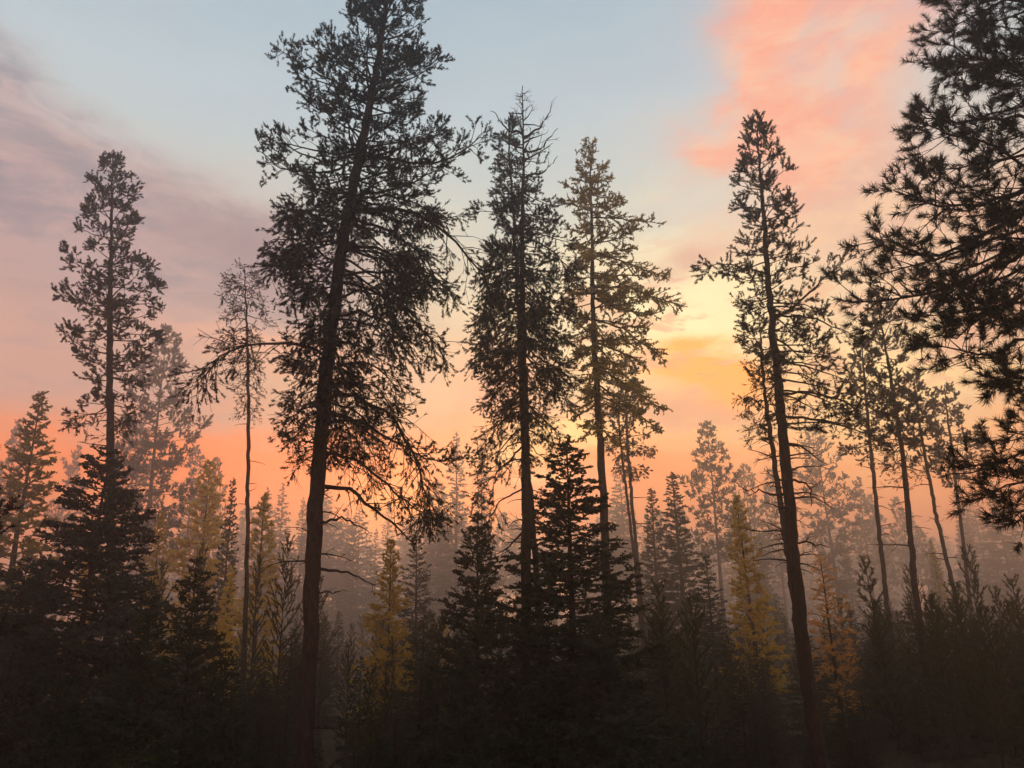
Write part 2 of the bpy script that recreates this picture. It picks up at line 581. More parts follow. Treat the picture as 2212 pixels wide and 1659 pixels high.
class Tree:
    """A tree thing: an Empty at its base with trunk, branch (> needles) parts, or trunk, limbs and crown."""

    def __init__(self, name, base):
        self.root = link(name, None, None, tuple(base))
        self.base = np.array(base, float)
        self.w, self.n = [], []

    def trunk(self, P, rad, rng, mat='bark', sides=12, name='trunk', rough=0.06):
        return link(name, trunk_mesh(P - self.base, rad, rng, sides, mat, rough), self.root)

    def branch(self, wood, ned, mat, split=True, wmat='twig', name='branch'):
        if split:
            b = link(name, mesh_from(name, wood[0] - self.base, wood[1], wmat), self.root)
            if len(ned[0]):
                link('needles', mesh_from('needles', ned[0] - self.base, ned[1], mat), b)
        else:
            self.w.append(wood)
            if len(ned[0]):
                self.n.append(ned)
            self.mat = mat

    def finish(self, wmat='twig'):
        if self.w:
            V, F = merge(self.w)
            link('limbs', mesh_from('limbs', V - self.base, F, wmat), self.root)
        if self.n:
            V, F = merge(self.n)
            link('crown', mesh_from('crown', V - self.base, F, self.mat), self.root)


def interp_rows(y, rows):
    rows = np.array(rows, float)
    return np.interp(y, rows[:, 0], rows[:, 1]), np.interp(y, rows[:, 0], rows[:, 2])


def resample(P, n):
    s = np.concatenate([[0], np.cumsum(np.linalg.norm(np.diff(P, axis=0), axis=1))])
    u = np.linspace(0, s[-1], n)
    return np.stack([np.interp(u, s, P[:, k]) for k in range(3)], 1)


def frame_tree(name, label, cat, d, pts, widths, rows, bands, seed, per_m=4.0, group=None, split=True, mat=None, tmat='bark', limbs=(), stubs=(), k2=1.0, base_flare=1.25, tw=1.0, nseg=72):
    """A tall tree standing at distance d. pts: places of the trunk in the frame, from the top down; widths: trunk widths there;
    rows: (y, reach left, reach right); bands: (y, species, start elevation, end elevation, foliage)."""
    rng = np.random.default_rng(seed)
    nw = float(np.clip(d / 17.0, 1.0, 2.0)) ** 0.8
    Pw = np.array([W(x, y, d) for x, y in pts])[::-1]
    wd = np.array(widths, float)[::-1]
    dep = np.array([np.linalg.norm(W(x + 10, y, d) - W(x, y, d)) / 10 for x, y in pts])[::-1]
    rad = wd * dep * 0.5 * tw
    if Pw[0, 2] > -0.1:                                      # run the trunk down to the ground
        tdir = Pw[0] - Pw[min(2, len(Pw) - 1)]
        k = (Pw[0, 2] + 0.15) / max(0.2, -tdir[2])
        foot = Pw[0] + tdir * k * np.array([0.6, 0.6, 1.0])
        foot[2] = -0.15
        Pw = np.vstack([foot, Pw])
        rad = np.concatenate([[rad[0] * base_flare], rad])
    s = np.concatenate([[0], np.cumsum(np.linalg.norm(np.diff(Pw, axis=0), axis=1))])
    P = resample(Pw, nseg)
    rr = np.interp(np.linspace(0, s[-1], nseg), s, rad)
    P[1:-1, :2] += rng.normal(0, 0.012, (nseg - 2, 2))
    base = np.array([P[0, 0], P[0, 1], 0.0])
    tr = Tree(name, base)
    tag(tr.root, label, cat, group)
    tr.trunk(P, rr, rng, tmat)
    ys = np.array([p[1] for p in pts], float)
    zt = np.array([W(x, y, d)[2] for x, y in pts])
    ytop, ybot = rows[0][0], rows[-1][0]
    ztop, zbot = np.interp(ytop, ys, zt), np.interp(ybot, ys, zt)
    if ybot > ys[-1]:
        zbot = W(pts[-1][0], ybot, d)[2]
    nb = int((ztop - zbot) * per_m)
    by = np.array([b[0] for b in bands], float)
    az_ = rng.uniform(0, 6.28)
    for i in range(nb):
        u = (i + rng.random()) / nb
        z = ztop - (ztop - zbot) * u
        if z > P[-1, 2] - 0.05:
            z = P[-1, 2] - 0.05
        yp = np.interp(-z, -zt, ys) if z >= zt.min() else ys[-1] + (zt.min() - z) / dep[0]
        az_ += 2.399 + rng.normal(0, 0.45)
        c = math.cos(az_)
        lp, rp = interp_rows(yp, rows)
        mpp = np.interp(yp, ys, dep[::-1])
        lm, rm = lp * mpp, rp * mpp
        mean = 0.5 * (lm + rm) * 0.85
        reach = rm * c * c + mean * (1 - c * c) if c > 0 else lm * c * c + mean * (1 - c * c)
        reach *= rng.choice([rng.uniform(0.75, 1.04), rng.uniform(0.4, 0.8)], p=[0.68, 0.32])
        if reach < 0.08:
            continue
        k = min(int(np.searchsorted(by, yp, 'right')) - 1, len(bands) - 1)
        k = max(k, 0)
        _, spn, e0, e1, fol = bands[k]
        e0r, e1r = R(e0 + rng.normal(0, 9)), R(e1 + rng.normal(0, 10))
        L = reach / max(0.35, 0.5 * (math.cos(e0r) + math.cos(e1r)))
        z = min(z - L * 0.5 * (math.sin(e0r) + math.sin(e1r)), P[-1, 2] - 0.05)   # z was the height of the branch tip
        x0 = np.array([np.interp(z, P[:, 2], P[:, 0]), np.interp(z, P[:, 2], P[:, 1]), z])
        ax = axis_from(x0, az_, L, e0r, e1r, 9, rng, SPECIES[spn]['wig'])
        r0 = 0.010 + 0.0105 * L
        r0 = min(r0, 0.55 * np.interp(z, P[:, 2], rr) + 0.004)
        wood, ned = grow(spn, ax, rng, r0, k2, fol, nw=nw)
        tr.branch(wood, ned, mat or SPECIES[spn]['mat'], split)
    for lb in limbs:                                         # branches that stand out, each with its own course
        path, spn, fol, dy = lb
        Q = np.array([W(x, y, d) for x, y in path])
        Q[:, 1] += np.linspace(0, dy, len(Q))
        ax = resample(Q, 25)[:24:2] if spn == 'ponderosa' else resample(Q, 12)
        ax[1:] += rng.normal(0, 0.02, (11, 3))
        L = np.linalg.norm(np.diff(ax, axis=0), axis=1).sum()
        wood, ned = grow(spn, ax, rng, 0.010 + 0.010 * L, k2 * (1.5 if spn == 'droop' else 1.0), fol, nw=nw)
        tr.branch(wood, ned, mat or SPECIES[spn]['mat'], split)
    for (y0, y1, n, ln) in stubs:                            # dead snags on the bare bole
        for i in range(n):
            yy = rng.uniform(y0, y1)
            z = np.interp(yy, ys, zt)
            a0 = rng.choice([0, math.pi]) + rng.normal(0, 0.7)
            L = ln * rng.choice([rng.uniform(0.1, 0.35), rng.uniform(0.4, 1.1)])
            x0 = np.array([np.interp(z, P[:, 2], P[:, 0]), np.interp(z, P[:, 2], P[:, 1]), z])
            ax = axis_from(x0, a0, L + np.interp(z, P[:, 2], rr), R(rng.uniform(-5, 25)), R(rng.uniform(-40, 15)), 7, rng, 0.09)
            if L > 0.5:
                wood, ned = grow('dead', ax, rng, 0.011 + 0.006 * L, 0.7, 0)
            else:
                wood = tubes(ax[None], np.linspace(0.013, 0.005, 7)[None], 4)
            tr.branch(wood, (np.zeros((0, 3)), None), 'pine', True, name='dead_branch')
    tr.finish()
    return tr.root


# ------------------------------------------------------------------ setting: ground
gx = np.concatenate([np.linspace(-390, -62, 24), np.linspace(-60, 60, 81), np.linspace(62, 390, 24)])
gy = np.concatenate([np.linspace(-390, -12, 20), np.linspace(-10, 80, 61), np.linspace(84, 390, 36)])
X, Y = np.meshgrid(gx, gy)
Z = ground_z(X, Y) * np.clip((Y - 4) / 6, 0, 1)
Z = Z + np.clip((9 - Y) / 6, 0, 1) * 1.35 * np.clip((Y + 390) / 300, 0, 1)      # low bank the camera looks out from
V = np.stack([X, Y, Z], -1).reshape(-1, 3)
nx = len(gx)
i = (np.arange(len(gy) - 1)[:, None] * nx + np.arange(nx - 1)[None]).ravel()
F = np.concatenate([np.stack([i, i + 1, i + nx + 1], 1), np.stack([i, i + nx + 1, i + nx], 1)])
g = link('ground', mesh_from('ground', V, F, 'ground', True))
tag(g, 'dark forest floor of needle litter and dry grass', 'ground', kind='structure')

# ------------------------------------------------------------------ the tall trees
frame_tree('pine_tree', 'tall straight pine with a dense dark crown rising behind the left fir', 'tree', 22,
    [(243, 330), (242, 420), (239, 560), (237, 700), (237, 830), (238, 940), (239, 1050), (241, 1250)],
    [2, 5, 9, 12, 15, 17, 18, 20],
    [(332, 6, 6), (370, 38, 40), (440, 62, 62), (480, 80, 70), (520, 72, 108), (590, 112, 108), (640, 108, 118), (700, 108, 100), (740, 112, 105), (790, 92, 95), (850, 52, 92), (905, 88, 96), (945, 60, 60)],
    [(0, 'pine', 42, 30, 1), (430, 'pine', 12, 28, 1), (620, 'pine', -5, 22, 1), (800, 'pine', -18, 5, 0.75), (900, 'droop', -15, -18, 0.4)],
    11, per_m=11.5, tw=0.93, stubs=[(930, 1020, 5, 0.9)], k2=0.95)

frame_tree('dying_pine_tree', 'slender half bare pine with wispy grey twigs left of the leaning pine', 'tree', 23,
    [(528, 578), (531, 650), (535, 760), (537, 880), (536, 1000), (534, 1150), (532, 1290)],
    [2, 5, 8, 10, 11, 12, 13],
    [(580, 14, 16), (600, 45, 46), (650, 62, 48), (690, 72, 50), (730, 62, 46), (780, 52, 46), (820, 34, 44), (860, 22, 34), (900, 20, 20)],
    [(0, 'sparse', 30, 10, 0.9), (620, 'sparse', 0, -45, 0.75), (760, 'sparse', -10, -55, 0.55), (850, 'sparse', -20, -30, 0.6)],
    12, per_m=11, tw=0.72, stubs=[(880, 1200, 9, 0.5)])

H3 = [(838, -45), (833, 20), (820, 110), (800, 220), (777, 330), (752, 460), (734, 570), (722, 660), (708, 770), (699, 870), (690, 980), (683, 1090), (676, 1220), (670, 1350), (664, 1480), (660, 1600), (656, 1720)]
frame_tree('leaning_pine_tree', 'huge dark pine leaning right with drooping lower branches, tallest in the view', 'tree', 15,
    H3, [8, 12, 16, 20, 24, 28, 31, 33, 36, 38, 39, 40, 42, 43, 44, 45, 46],
    [(-40, 90, 70), (10, 140, 120), (80, 130, 140), (130, 190, 145), (190, 170, 155), (215, 120, 150), (270, 185, 170), (330, 200, 230), (380, 120, 230), (420, 125, 235), (500, 150, 245), (560, 165, 240), (640, 135, 260), (700, 105, 262), (780, 75, 260), (850, 90, 265), (930, 70, 250), (990, 55, 260), (1030, 40, 180)],
    [(-100, 'pine', 40, 30, 1), (120, 'pine', 14, 26, 1), (300, 'pine', -2, 14, 1), (430, 'droop', -2, -30, 1), (620, 'droop', -2, -46, 0.75), (820, 'droop', 0, -54, 0.6), (960, 'droop', -2, -58, 0.3)],
    13, per_m=16, tw=0.8, tmat='bark_red',
    limbs=[([(800, 215), (740, 195), (670, 165), (612, 132)], 'pine', 1, -0.4), ([(775, 330), (700, 345), (640, 318), (575, 285)], 'pine', 1, 0.3), ([(772, 350), (690, 385), (610, 380), (572, 352)], 'pine', 1, -0.5),
           ([(775, 335), (880, 345), (960, 340), (1030, 285), (1048, 262)], 'pine', 1, 0.4), ([(705, 770), (650, 745), (560, 745), (500, 760), (470, 800), (432, 850)], 'droop', 0.55, -0.3),
           ([(700, 880), (660, 900), (640, 935), (610, 950)], 'pine', 0.7, 0.2), ([(690, 960), (650, 945), (625, 980)], 'dead', 0, 0.3),
           ([(690, 920), (770, 905), (850, 955), (920, 1000), (985, 1000)], 'pine', 0.9, -0.5), ([(695, 860), (760, 850), (850, 900), (900, 1000), (940, 1130)], 'droop', 0.5, -0.2),
           ([(690, 980), (760, 985), (830, 1040), (880, 1090), (945, 1120)], 'droop', 0.35, 0.3), ([(685, 1050), (760, 1055), (820, 1110), (895, 1175)], 'dead', 0, 0.2),
           ([(680, 1130), (740, 1120), (800, 1150)], 'dead', 0, -0.2), ([(672, 1225), (740, 1235), (810, 1262)], 'dead', 0, 0.1), ([(668, 1290), (700, 1275), (735, 1278)], 'dead', 0, 0.1)],
    stubs=[(1000, 1260, 14, 0.7), (1260, 1600, 7, 0.5)])

frame_tree('dead_topped_pine_tree', 'dark dense pine with a bare dead spire in the centre', 'tree', 18,
    [(1129, 185), (1130, 260), (1131, 340), (1128, 480), (1128, 620), (1130, 760), (1134, 900), (1136, 1050), (1137, 1200), (1136, 1380), (1134, 1500)],
    [2, 4, 6, 10, 15, 19, 22, 25, 27, 29, 31],
    [(190, 4, 4), (215, 28, 22), (250, 50, 66), (300, 56, 72), (340, 58, 72), (370, 52, 64), (420, 84, 75), (480, 128, 97), (540, 114, 114), (600, 128, 123), (660, 103, 128), (700, 123, 120), (740, 128, 103), (830, 114, 108), (900, 91, 100), (960, 105, 91), (1010, 108, 68)],
    [(0, 'dead', 22, 30, 0), (345, 'pine', -5, 8, 0.3), (410, 'pine', -18, -4, 1), (600, 'droop', -20, -38, 1), (820, 'droop', -25, -48, 0.75), (930, 'droop', -25, -52, 0.4)],
    14, per_m=13, tw=0.8, stubs=[(960, 1180, 10, 0.9)],
    limbs=[([(1130, 330), (1165, 315), (1205, 262)], 'dead', 0, 0.3), ([(1130, 300), (1170, 280), (1196, 240)], 'dead', 0, -0.3), ([(1130, 385), (1170, 370), (1205, 330)], 'dead', 0, 0.2), ([(1130, 290), (1095, 275), (1062, 230)], 'dead', 0, 0.2),
           ([(1132, 960), (1090, 1010), (1030, 1070)], 'droop', 0.5, -0.3), ([(1134, 1140), (1100, 1180), (1060, 1200)], 'dead', 0, 0.2), ([(1134, 1050), (1080, 1080), (1040, 1150)], 'droop', 0.4, 0.2)])

frame_tree('companion_pine_tree', 'thinner needled pine stem pressed against the dead spired pine', 'tree', 18.6,
    [(1098, 252), (1100, 330), (1108, 450), (1116, 600), (1124, 780), (1131, 950), (1144, 1050), (1156, 1200), (1164, 1330)],
    [2, 5, 8, 10, 12, 14, 16, 18, 20],
    [(254, 6, 6), (290, 22, 22), (340, 28, 26), (400, 48, 30), (480, 66, 40), (560, 96, 60), (640, 100, 70), (720, 90, 70), (800, 80, 70), (900, 60, 60)],
    [(0, 'pine', 40, 30, 1), (330, 'pine', 5, 20, 1), (560, 'pine', -15, -5, 0.9), (700, 'droop', -20, -40, 0.7)],
    15, per_m=7, tw=0.75)

frame_tree('larch_tree', 'tall olive gold larch with tiered upswept branches right of the dead spired pine', 'larch', 23,
    [(1272, 296), (1275, 360), (1278, 480), (1280, 600), (1283, 730), (1290, 860), (1297, 970), (1304, 1090), (1310, 1270)],
    [2, 4, 8, 11, 14, 17, 20, 22, 25],
    [(298, 6, 6), (330, 30, 30), (380, 52, 68), (420, 66, 84), (470, 64, 128), (520, 72, 120), (570, 66, 148), (610, 72, 150), (650, 80, 178), (690, 80, 186), (740, 90, 130), (790, 80, 160), (850, 70, 152), (920, 60, 145), (960, 55, 130)],
    [(0, 'larch', 35, 35, 1), (400, 'larch', 4, 16, 1), (560, 'larch', -8, 4, 1), (680, 'larch', -20, -12, 1), (800, 'larch', -28, -30, 0.9)],
    16, per_m=10.5, tw=0.78, mat='larch_olive', k2=1.0,
    limbs=[([(1282, 620), (1340, 622), (1400, 645), (1468, 675)], 'larch', 1, -0.4), ([(1280, 545), (1340, 560), (1400, 580), (1440, 590)], 'larch', 1, 0.3), ([(1280, 470), (1350, 478), (1420, 492)], 'larch', 1, -0.3), ([(1285, 690), (1350, 710), (1410, 750), (1440, 775)], 'larch', 1, 0.3)])

frame_tree('forked_pine_tree', 'pine with two thin bare stems under the larch', 'tree', 35,
    [(1352, 770), (1352, 860), (1355, 960), (1365, 1080), (1378, 1220), (1388, 1330)],
    [2, 6, 9, 11, 12, 13],
    [(772, 6, 6), (820, 40, 40), (880, 70, 66), (940, 70, 80), (1000, 50, 85), (1030, 30, 60)],
    [(0, 'pine', 25, 25, 1), (860, 'pine', -8, 8, 0.9), (960, 'droop', -12, -25, 0.6)],
    17, per_m=6, tw=0.65, stubs=[(1030, 1250, 8, 1.0)])
frame_tree('slim_pine_tree', 'thin stem leaning against the forked pair under the larch', 'tree', 35.6,
    [(1335, 820), (1338, 930), (1345, 1000), (1358, 1100), (1372, 1220)], [2, 6, 8, 9, 10],
    [(822, 6, 6), (880, 30, 30), (950, 36, 30)], [(0, 'pine', 10, 20, 0.9)], 18, per_m=2.5, tw=0.65)

H6 = [(1635, 248), (1639, 320), (1645, 410), (1653, 510), (1660, 610), (1668, 700), (1677, 790), (1686, 880), (1696, 990), (1706, 1100), (1717, 1220), (1730, 1350), (1746, 1480), (1763, 1600), (1775, 1700)]
frame_tree('open_pine_tree', 'tall open crowned pine with bare lower snags standing right of centre', 'tree', 15.5,
    H6, [2, 5, 9, 13, 16, 19, 22, 26, 30, 33, 35, 38, 41, 44, 47],
    [(250, 5, 5), (285, 30, 26), (330, 46, 50), (380, 58, 70), (430, 60, 92), (470, 52, 105), (510, 58, 84), (560, 116, 92), (600, 84, 112), (640, 78, 120), (690, 60, 150), (740, 76, 178), (790, 72, 175), (850, 50, 190), (910, 40, 170), (950, 34, 120)],
    [(0, 'pine', 48, 40, 0.9), (340, 'pine', 14, 28, 0.9), (480, 'pine', -4, 14, 0.78), (640, 'pine', -14, -4, 0.75), (800, 'pine', -14, -24, 0.45)],
    19, per_m=13, tw=0.76,
    limbs=[([(1660, 590), (1610, 575), (1560, 560), (1525, 570)], 'pine', 0.9, 0.3), ([(1670, 690), (1740, 640), (1790, 590), (1825, 560), (1840, 575)], 'pine', 0.8, 0.5), ([(1670, 680), (1740, 690), (1800, 720), (1850, 745)], 'pine', 0.85, -0.4),
           ([(1690, 900), (1760, 900), (1850, 920), (1930, 950)], 'pine', 0.4, 0.3), ([(1688, 850), (1750, 850), (1830, 880), (1900, 880)], 'pine', 0.5, -0.4), ([(1694, 960), (1740, 965), (1800, 1000)], 'dead', 0, 0.3),
           ([(1700, 1040), (1750, 1040), (1765, 1090)], 'dead', 0, 0.2), ([(1704, 1072), (1640, 1065), (1600, 1060)], 'dead', 0, -0.2), ([(1712, 1170), (1760, 1175), (1785, 1182)], 'dead', 0, -0.2)],
    stubs=[(960, 1250, 36, 0.95), (1250, 1500, 7, 0.35)])

frame_tree('thin_pine_tree', 'thin bare stemmed pine just left of the open crowned pine', 'tree', 20,
    [(1640, 690), (1645, 760), (1652, 850), (1662, 930), (1676, 1020), (1690, 1110), (1705, 1220), (1722, 1340), (1738, 1450)],
    [2, 6, 10, 13, 15, 17, 18, 20, 21],
    [(692, 8, 8), (730, 50, 40), (770, 100, 50), (830, 70, 60), (880, 62, 50), (930, 80, 40), (960, 50, 30)],
    [(0, 'pine', 25, 10, 0.9), (740, 'sparse', -5, -30, 0.8), (860, 'sparse', -12, -35, 0.7)],
    20, per_m=7, tw=0.75, stubs=[(940, 1230, 32, 1.0)])

frame_tree('clubbed_pine_tree', 'slender pine with a narrow club shaped top in front of the misty right pines', 'tree', 22,
    [(1893, 626), (1900, 680), (1914, 760), (1928, 840), (1943, 930), (1955, 1030), (1964, 1130), (1976, 1260), (1992, 1390), (2014, 1520), (2034, 1625)],
    [2, 5, 8, 11, 14, 17, 18, 20, 22, 24, 26],
    [(628, 5, 5), (650, 24, 26), (690, 38, 46), (730, 36, 44), (750, 26, 40), (800, 46, 56), (860, 60, 70), (930, 76, 76), (985, 66, 60), (1040, 44, 50)],
    [(0, 'pine', 42, 40, 1), (720, 'pine', 0, 18, 0.6), (820, 'pine', -8, 8, 0.85), (960, 'sparse', -10, -30, 0.6)],
    21, per_m=12, tw=0.62, stubs=[(1000, 1260, 10, 1.1)])
frame_tree('broad_pine_tree', 'misty pine with a broad dark crown between the open pine and the clubbed pine', 'tree', 29,
    [(1862, 735), (1866, 800), (1874, 900), (1884, 1000), (1895, 1110), (1908, 1230), (1920, 1340)],
    [2, 7, 11, 13, 15, 16, 18],
    [(737, 8, 8), (790, 40, 40), (850, 72, 62), (910, 82, 66), (960, 72, 62), (1000, 42, 44)],
    [(0, 'pine', 25, 25, 1), (840, 'pine', -6, 10, 0.9), (960, 'pine', -16, -10, 0.6)],
    22, per_m=9, tw=0.58, stubs=[(1000, 1200, 8, 0.9)])
frame_tree('slanting_pine_tree', 'pine with a strongly slanting bare trunk right of the clubbed pine', 'tree', 32,
    [(1972, 800), (1980, 870), (1992, 950), (2008, 1040), (2026, 1130), (2048, 1220), (2068, 1310), (2085, 1400)],
    [2, 7, 10, 12, 13, 14, 15, 16],
    [(802, 8, 8), (850, 36, 40), (900, 50, 52), (960, 48, 50), (1010, 34, 38)],
    [(0, 'pine', 25, 25, 1), (860, 'pine', -4, 12, 0.9), (960, 'pine', -15, -5, 0.6)],
    23, per_m=9, tw=0.6, stubs=[(1010, 1250, 12, 0.9)])
frame_tree('hazy_pine_tree', 'hazy pine with a rounded crown farthest right of the slim trunks', 'tree', 38,
    [(2040, 830), (2046, 890), (2055, 960), (2065, 1050), (2078, 1150), (2090, 1250), (2098, 1330)],
    [2, 6, 9, 10, 11, 12, 13],
    [(832, 8, 8), (870, 34, 40), (920, 44, 66), (970, 50, 80), (1020, 44, 76), (1050, 30, 40)],
    [(0, 'pine', 25, 28, 1), (880, 'pine', 0, 14, 0.95), (980, 'pine', -12, 4, 0.8)],
    24, per_m=8.5, tw=0.62, stubs=[(1050, 1230, 9, 0.9)])

# the near long needled pine at the right edge: its trunk stands just outside the frame
frame_tree('ponderosa_tree', 'near long needled pine filling the right edge with bristling branch ends', 'tree', 9.5,
    [(2300, -420), (2310, -200), (2325, 100), (2340, 500), (2352, 900), (2362, 1300), (2370, 1700)],
    [30, 38, 48, 58, 64, 70, 76],
    [(-300, 330, 250), (-100, 350, 300), (60, 350, 320), (190, 370, 330), (290, 385, 340), (360, 350, 340), (430, 420, 350), (500, 440, 350), (590, 400, 350), (660, 330, 340), (760, 330, 340), (860, 260, 320), (960, 220, 300), (1060, 280, 300), (1130, 200, 280)],
    [(-500, 'ponderosa', 18, 14, 1), (150, 'ponderosa', 2, 8, 1), (450, 'ponderosa', -14, 0, 0.95), (750, 'ponderosa', -22, -10, 0.8), (950, 'ponderosa', -26, -22, 0.7)],
    25, per_m=11.5, tmat='bark_red', k2=1.1, nseg=50,
    limbs=[([(2320, 60), (2200, 20), (2080, 18), (1968, 14)], 'ponderosa', 1, -0.4), ([(2325, 130), (2200, 120), (2080, 110), (2010, 92)], 'ponderosa', 1, 0.5), ([(2325, 200), (2180, 175), (2060, 170), (1958, 150)], 'ponderosa', 1, -0.7),
           ([(2330, 250), (2180, 245), (2060, 242), (1955, 215)], 'ponderosa', 1, 0.3), ([(2335, 400), (2200, 360), (2080, 320), (1935, 285)], 'ponderosa', 1, -0.3),
           ([(2335, 300), (2200, 420), (2080, 470), (1960, 480), (1900, 400)], 'ponderosa', 0.9, -0.6), ([(2338, 380), (2190, 470), (2060, 540), (1960, 535), (1862, 460)], 'ponderosa', 1, 0.3),
           ([(2340, 440), (2180, 560), (2060, 615), (1950, 640), (1850, 645), (1795, 635)], 'ponderosa', 1, 0.2), ([(2340, 520), (2200, 590), (2080, 640), (1990, 660), (1960, 630)], 'ponderosa', 1, -0.7), ([(2345, 560), (2200, 640), (2100, 700), (2020, 690)], 'ponderosa', 1, 0.8),
           ([(2348, 680), (2200, 740), (2110, 775), (2040, 750), (1965, 742)], 'ponderosa', 0.9, 0.0), ([(2350, 720), (2220, 800), (2140, 830), (2090, 860)], 'ponderosa', 0.9, -0.5),
           ([(2355, 900), (2230, 960), (2150, 1010), (2030, 1025)], 'ponderosa', 0.75, 0.0), ([(2355, 940), (2240, 1030), (2170, 1060), (2110, 1075)], 'ponderosa', 0.9, 0.4), ([(2358, 1010), (2260, 1090), (2190, 1110), (2150, 1130)], 'ponderosa', 0.9, -0.2)])

frame_tree('edge_pine_tree', 'dark young pine cut by the left edge with upturned branch tips', 'tree', 10,
    [(-100, 860), (-98, 950), (-92, 1080), (-86, 1250), (-80, 1500), (-76, 1700)],
    [4, 9, 14, 20, 26, 30],
    [(865, 8, 8), (930, 50, 70), (980, 90, 105), (1040, 100, 110), (1100, 100, 112), (1170, 110, 128), (1230, 110, 100), (1400, 130, 120), (1600, 140, 130)],
    [(0, 'pine', 20, 50, 1), (1000, 'pine', 0, 45, 1), (1250, 'pine', -10, 20, 0.9)],
    26, per_m=6.0)


# ------------------------------------------------------------------ trees placed by kind
def proto_tree(name, sp, H, rad_fn, e_fn, per_m, seed, mat, top=0.0, crown_from=0.08, split=False, over=None, trunk_r=None, sides=7, tmat='bark', fol=1.0, k2=1.0, gap=None, leader=0.25):
    """A tree of height H at the origin; rad_fn(u) reach at u (0 top, 1 ground), e_fn(u) start and end elevation of branches."""
    rng = np.random.default_rng(seed)
    old = {}
    if over:
        old = dict(SPECIES[sp])
        SPECIES[sp].update(over)
    tr = Tree(name, (0, 0, 0))
    n = 16
    z = np.linspace(-0.15, H, n)
    P = np.zeros((n, 3))
    P[:, 2] = z
    P[1:, :2] += np.cumsum(rng.normal(0, 0.004 * H / 6, (n - 1, 2)), axis=0)
    r0 = trunk_r or (0.012 * H)
    rr = np.linspace(r0, 0.006, n)
    tr.trunk(P, rr, rng, tmat, sides)
    nb = int(H * (1 - crown_from) * per_m)
    az_ = 0.0
    for i in range(nb):
        u = ((i + rng.random()) / nb) ** 0.92 * (1 - crown_from)
        zz = H * (1 - u) - 0.02 * H * leader
        az_ += 2.399 + rng.normal(0, 0.4)
        rc = rad_fn(u) * rng.choice([rng.uniform(0.82, 1.1), rng.uniform(0.5, 0.85)], p=[0.7, 0.3])
        if gap is not None:
            rc *= gap(u, az_)
        if rc < 0.04:
            continue
        e0, e1 = e_fn(u)
        e0r, e1r = R(e0 + rng.normal(0, 6)), R(e1 + rng.normal(0, 7))
        L = rc / max(0.3, 0.5 * (math.cos(e0r) + math.cos(e1r)))
        o_ = np.array([np.interp(zz, P[:, 2], P[:, 0]), np.interp(zz, P[:, 2], P[:, 1]), zz])
        ax = axis_from(o_, az_, L, e0r, e1r, 7, rng, SPECIES[sp]['wig'])
        wood, ned = grow(sp, ax, rng, min(0.006 + 0.009 * L, 0.6 * np.interp(zz, z, rr) + 0.003), k2, fol, 4, lod=0 if split else 1)
        tr.branch(wood, ned, mat, split)
    if sp in ('young', 'fir', 'larch'):                      # the leading shoot
        a0 = SPECIES[sp]
        q = P[-3:]
        q = resample(q[-2:], 4)
        tr.branch(tubes(q[None], np.linspace(0.008, 0.004, 4)[None], 4), needle_tris(q[:-1], np.diff(q, axis=0), a0['dens'], a0['nl'], a0['w'], a0['ang'], rng), mat, split)
    tr.finish()
    if over:
        SPECIES[sp].clear()
        SPECIES[sp].update(old)
    tr.root['proto_h'] = H
    return tr.root


used_proto = set()


def copy_tree(root, mats=None):
    r = root.copy()
    COL.objects.link(r)
    for ch in root.children:
        c = ch.copy()
        COL.objects.link(c)
        c.parent = r
        for g_ in ch.children:
            d_ = g_.copy()
            COL.objects.link(d_)
            d_.parent = c
    return r


def put(proto, x, y, h, rz, wf, name, label, cat, group=None, lean=(0, 0)):
    if proto.name in used_proto:
        o = copy_tree(proto)
    else:
        used_proto.add(proto.name)
        o = proto
    H = proto['proto_h']
    s_ = h / H
    o.location = (x, y, float(ground_z(x, y)) if y > 10 else 0.0)
    o.rotation_mode = 'ZXY'
    o.rotation_euler = (lean[0], lean[1], rz)
    o.scale = (s_ * wf, s_ * wf, s_)
    tag(o, label, cat, group)
    return o


PR = np.random.default_rng(77)


def at_top(proto, px, py, d, wf, name, label, cat, group=None):
    """Stand a tree at distance d with its tip where the photograph has it."""
    T = W(px, py, d)
    lean = R(PR.normal(0, 0.7))
    h = T[2] - float(ground_z(T[0], d))
    return put(proto, T[0] - math.sin(lean) * h, d, h, PR.uniform(0, 6.28), wf, name, label, cat, group, (0, lean))


cone = lambda w, p=0.85: (lambda u: w * (u ** p) + 0.03)
fir_e = lambda u: (34 - 58 * u, 40 - 45 * u)

# near firs with every branch a part of its own
fir_a = proto_tree('fir_tree', 'fir', 6.8, lambda u: 1.75 * u ** 0.72 + 0.05, lambda u: (28 - 50 * u, 34 - 26 * u), 25, 101, 'fir', split=True, crown_from=0.06, trunk_r=0.085)
fir_b = proto_tree('fir_tree', 'fir', 6.8, lambda u: 2.0 * u ** 0.62 + 0.05, lambda u: (26 - 52 * u, 30 - 26 * u), 22, 102, 'spruce', split=True, crown_from=0.04, trunk_r=0.09, k2=1.25)
fir_c = proto_tree('fir_tree', 'fir', 5.6, lambda u: 1.25 * u ** 0.75 + 0.05, lambda u: (34 - 40 * u, 46 - 26 * u), 20, 103, 'fir', split=True, crown_from=0.06, trunk_r=0.06)
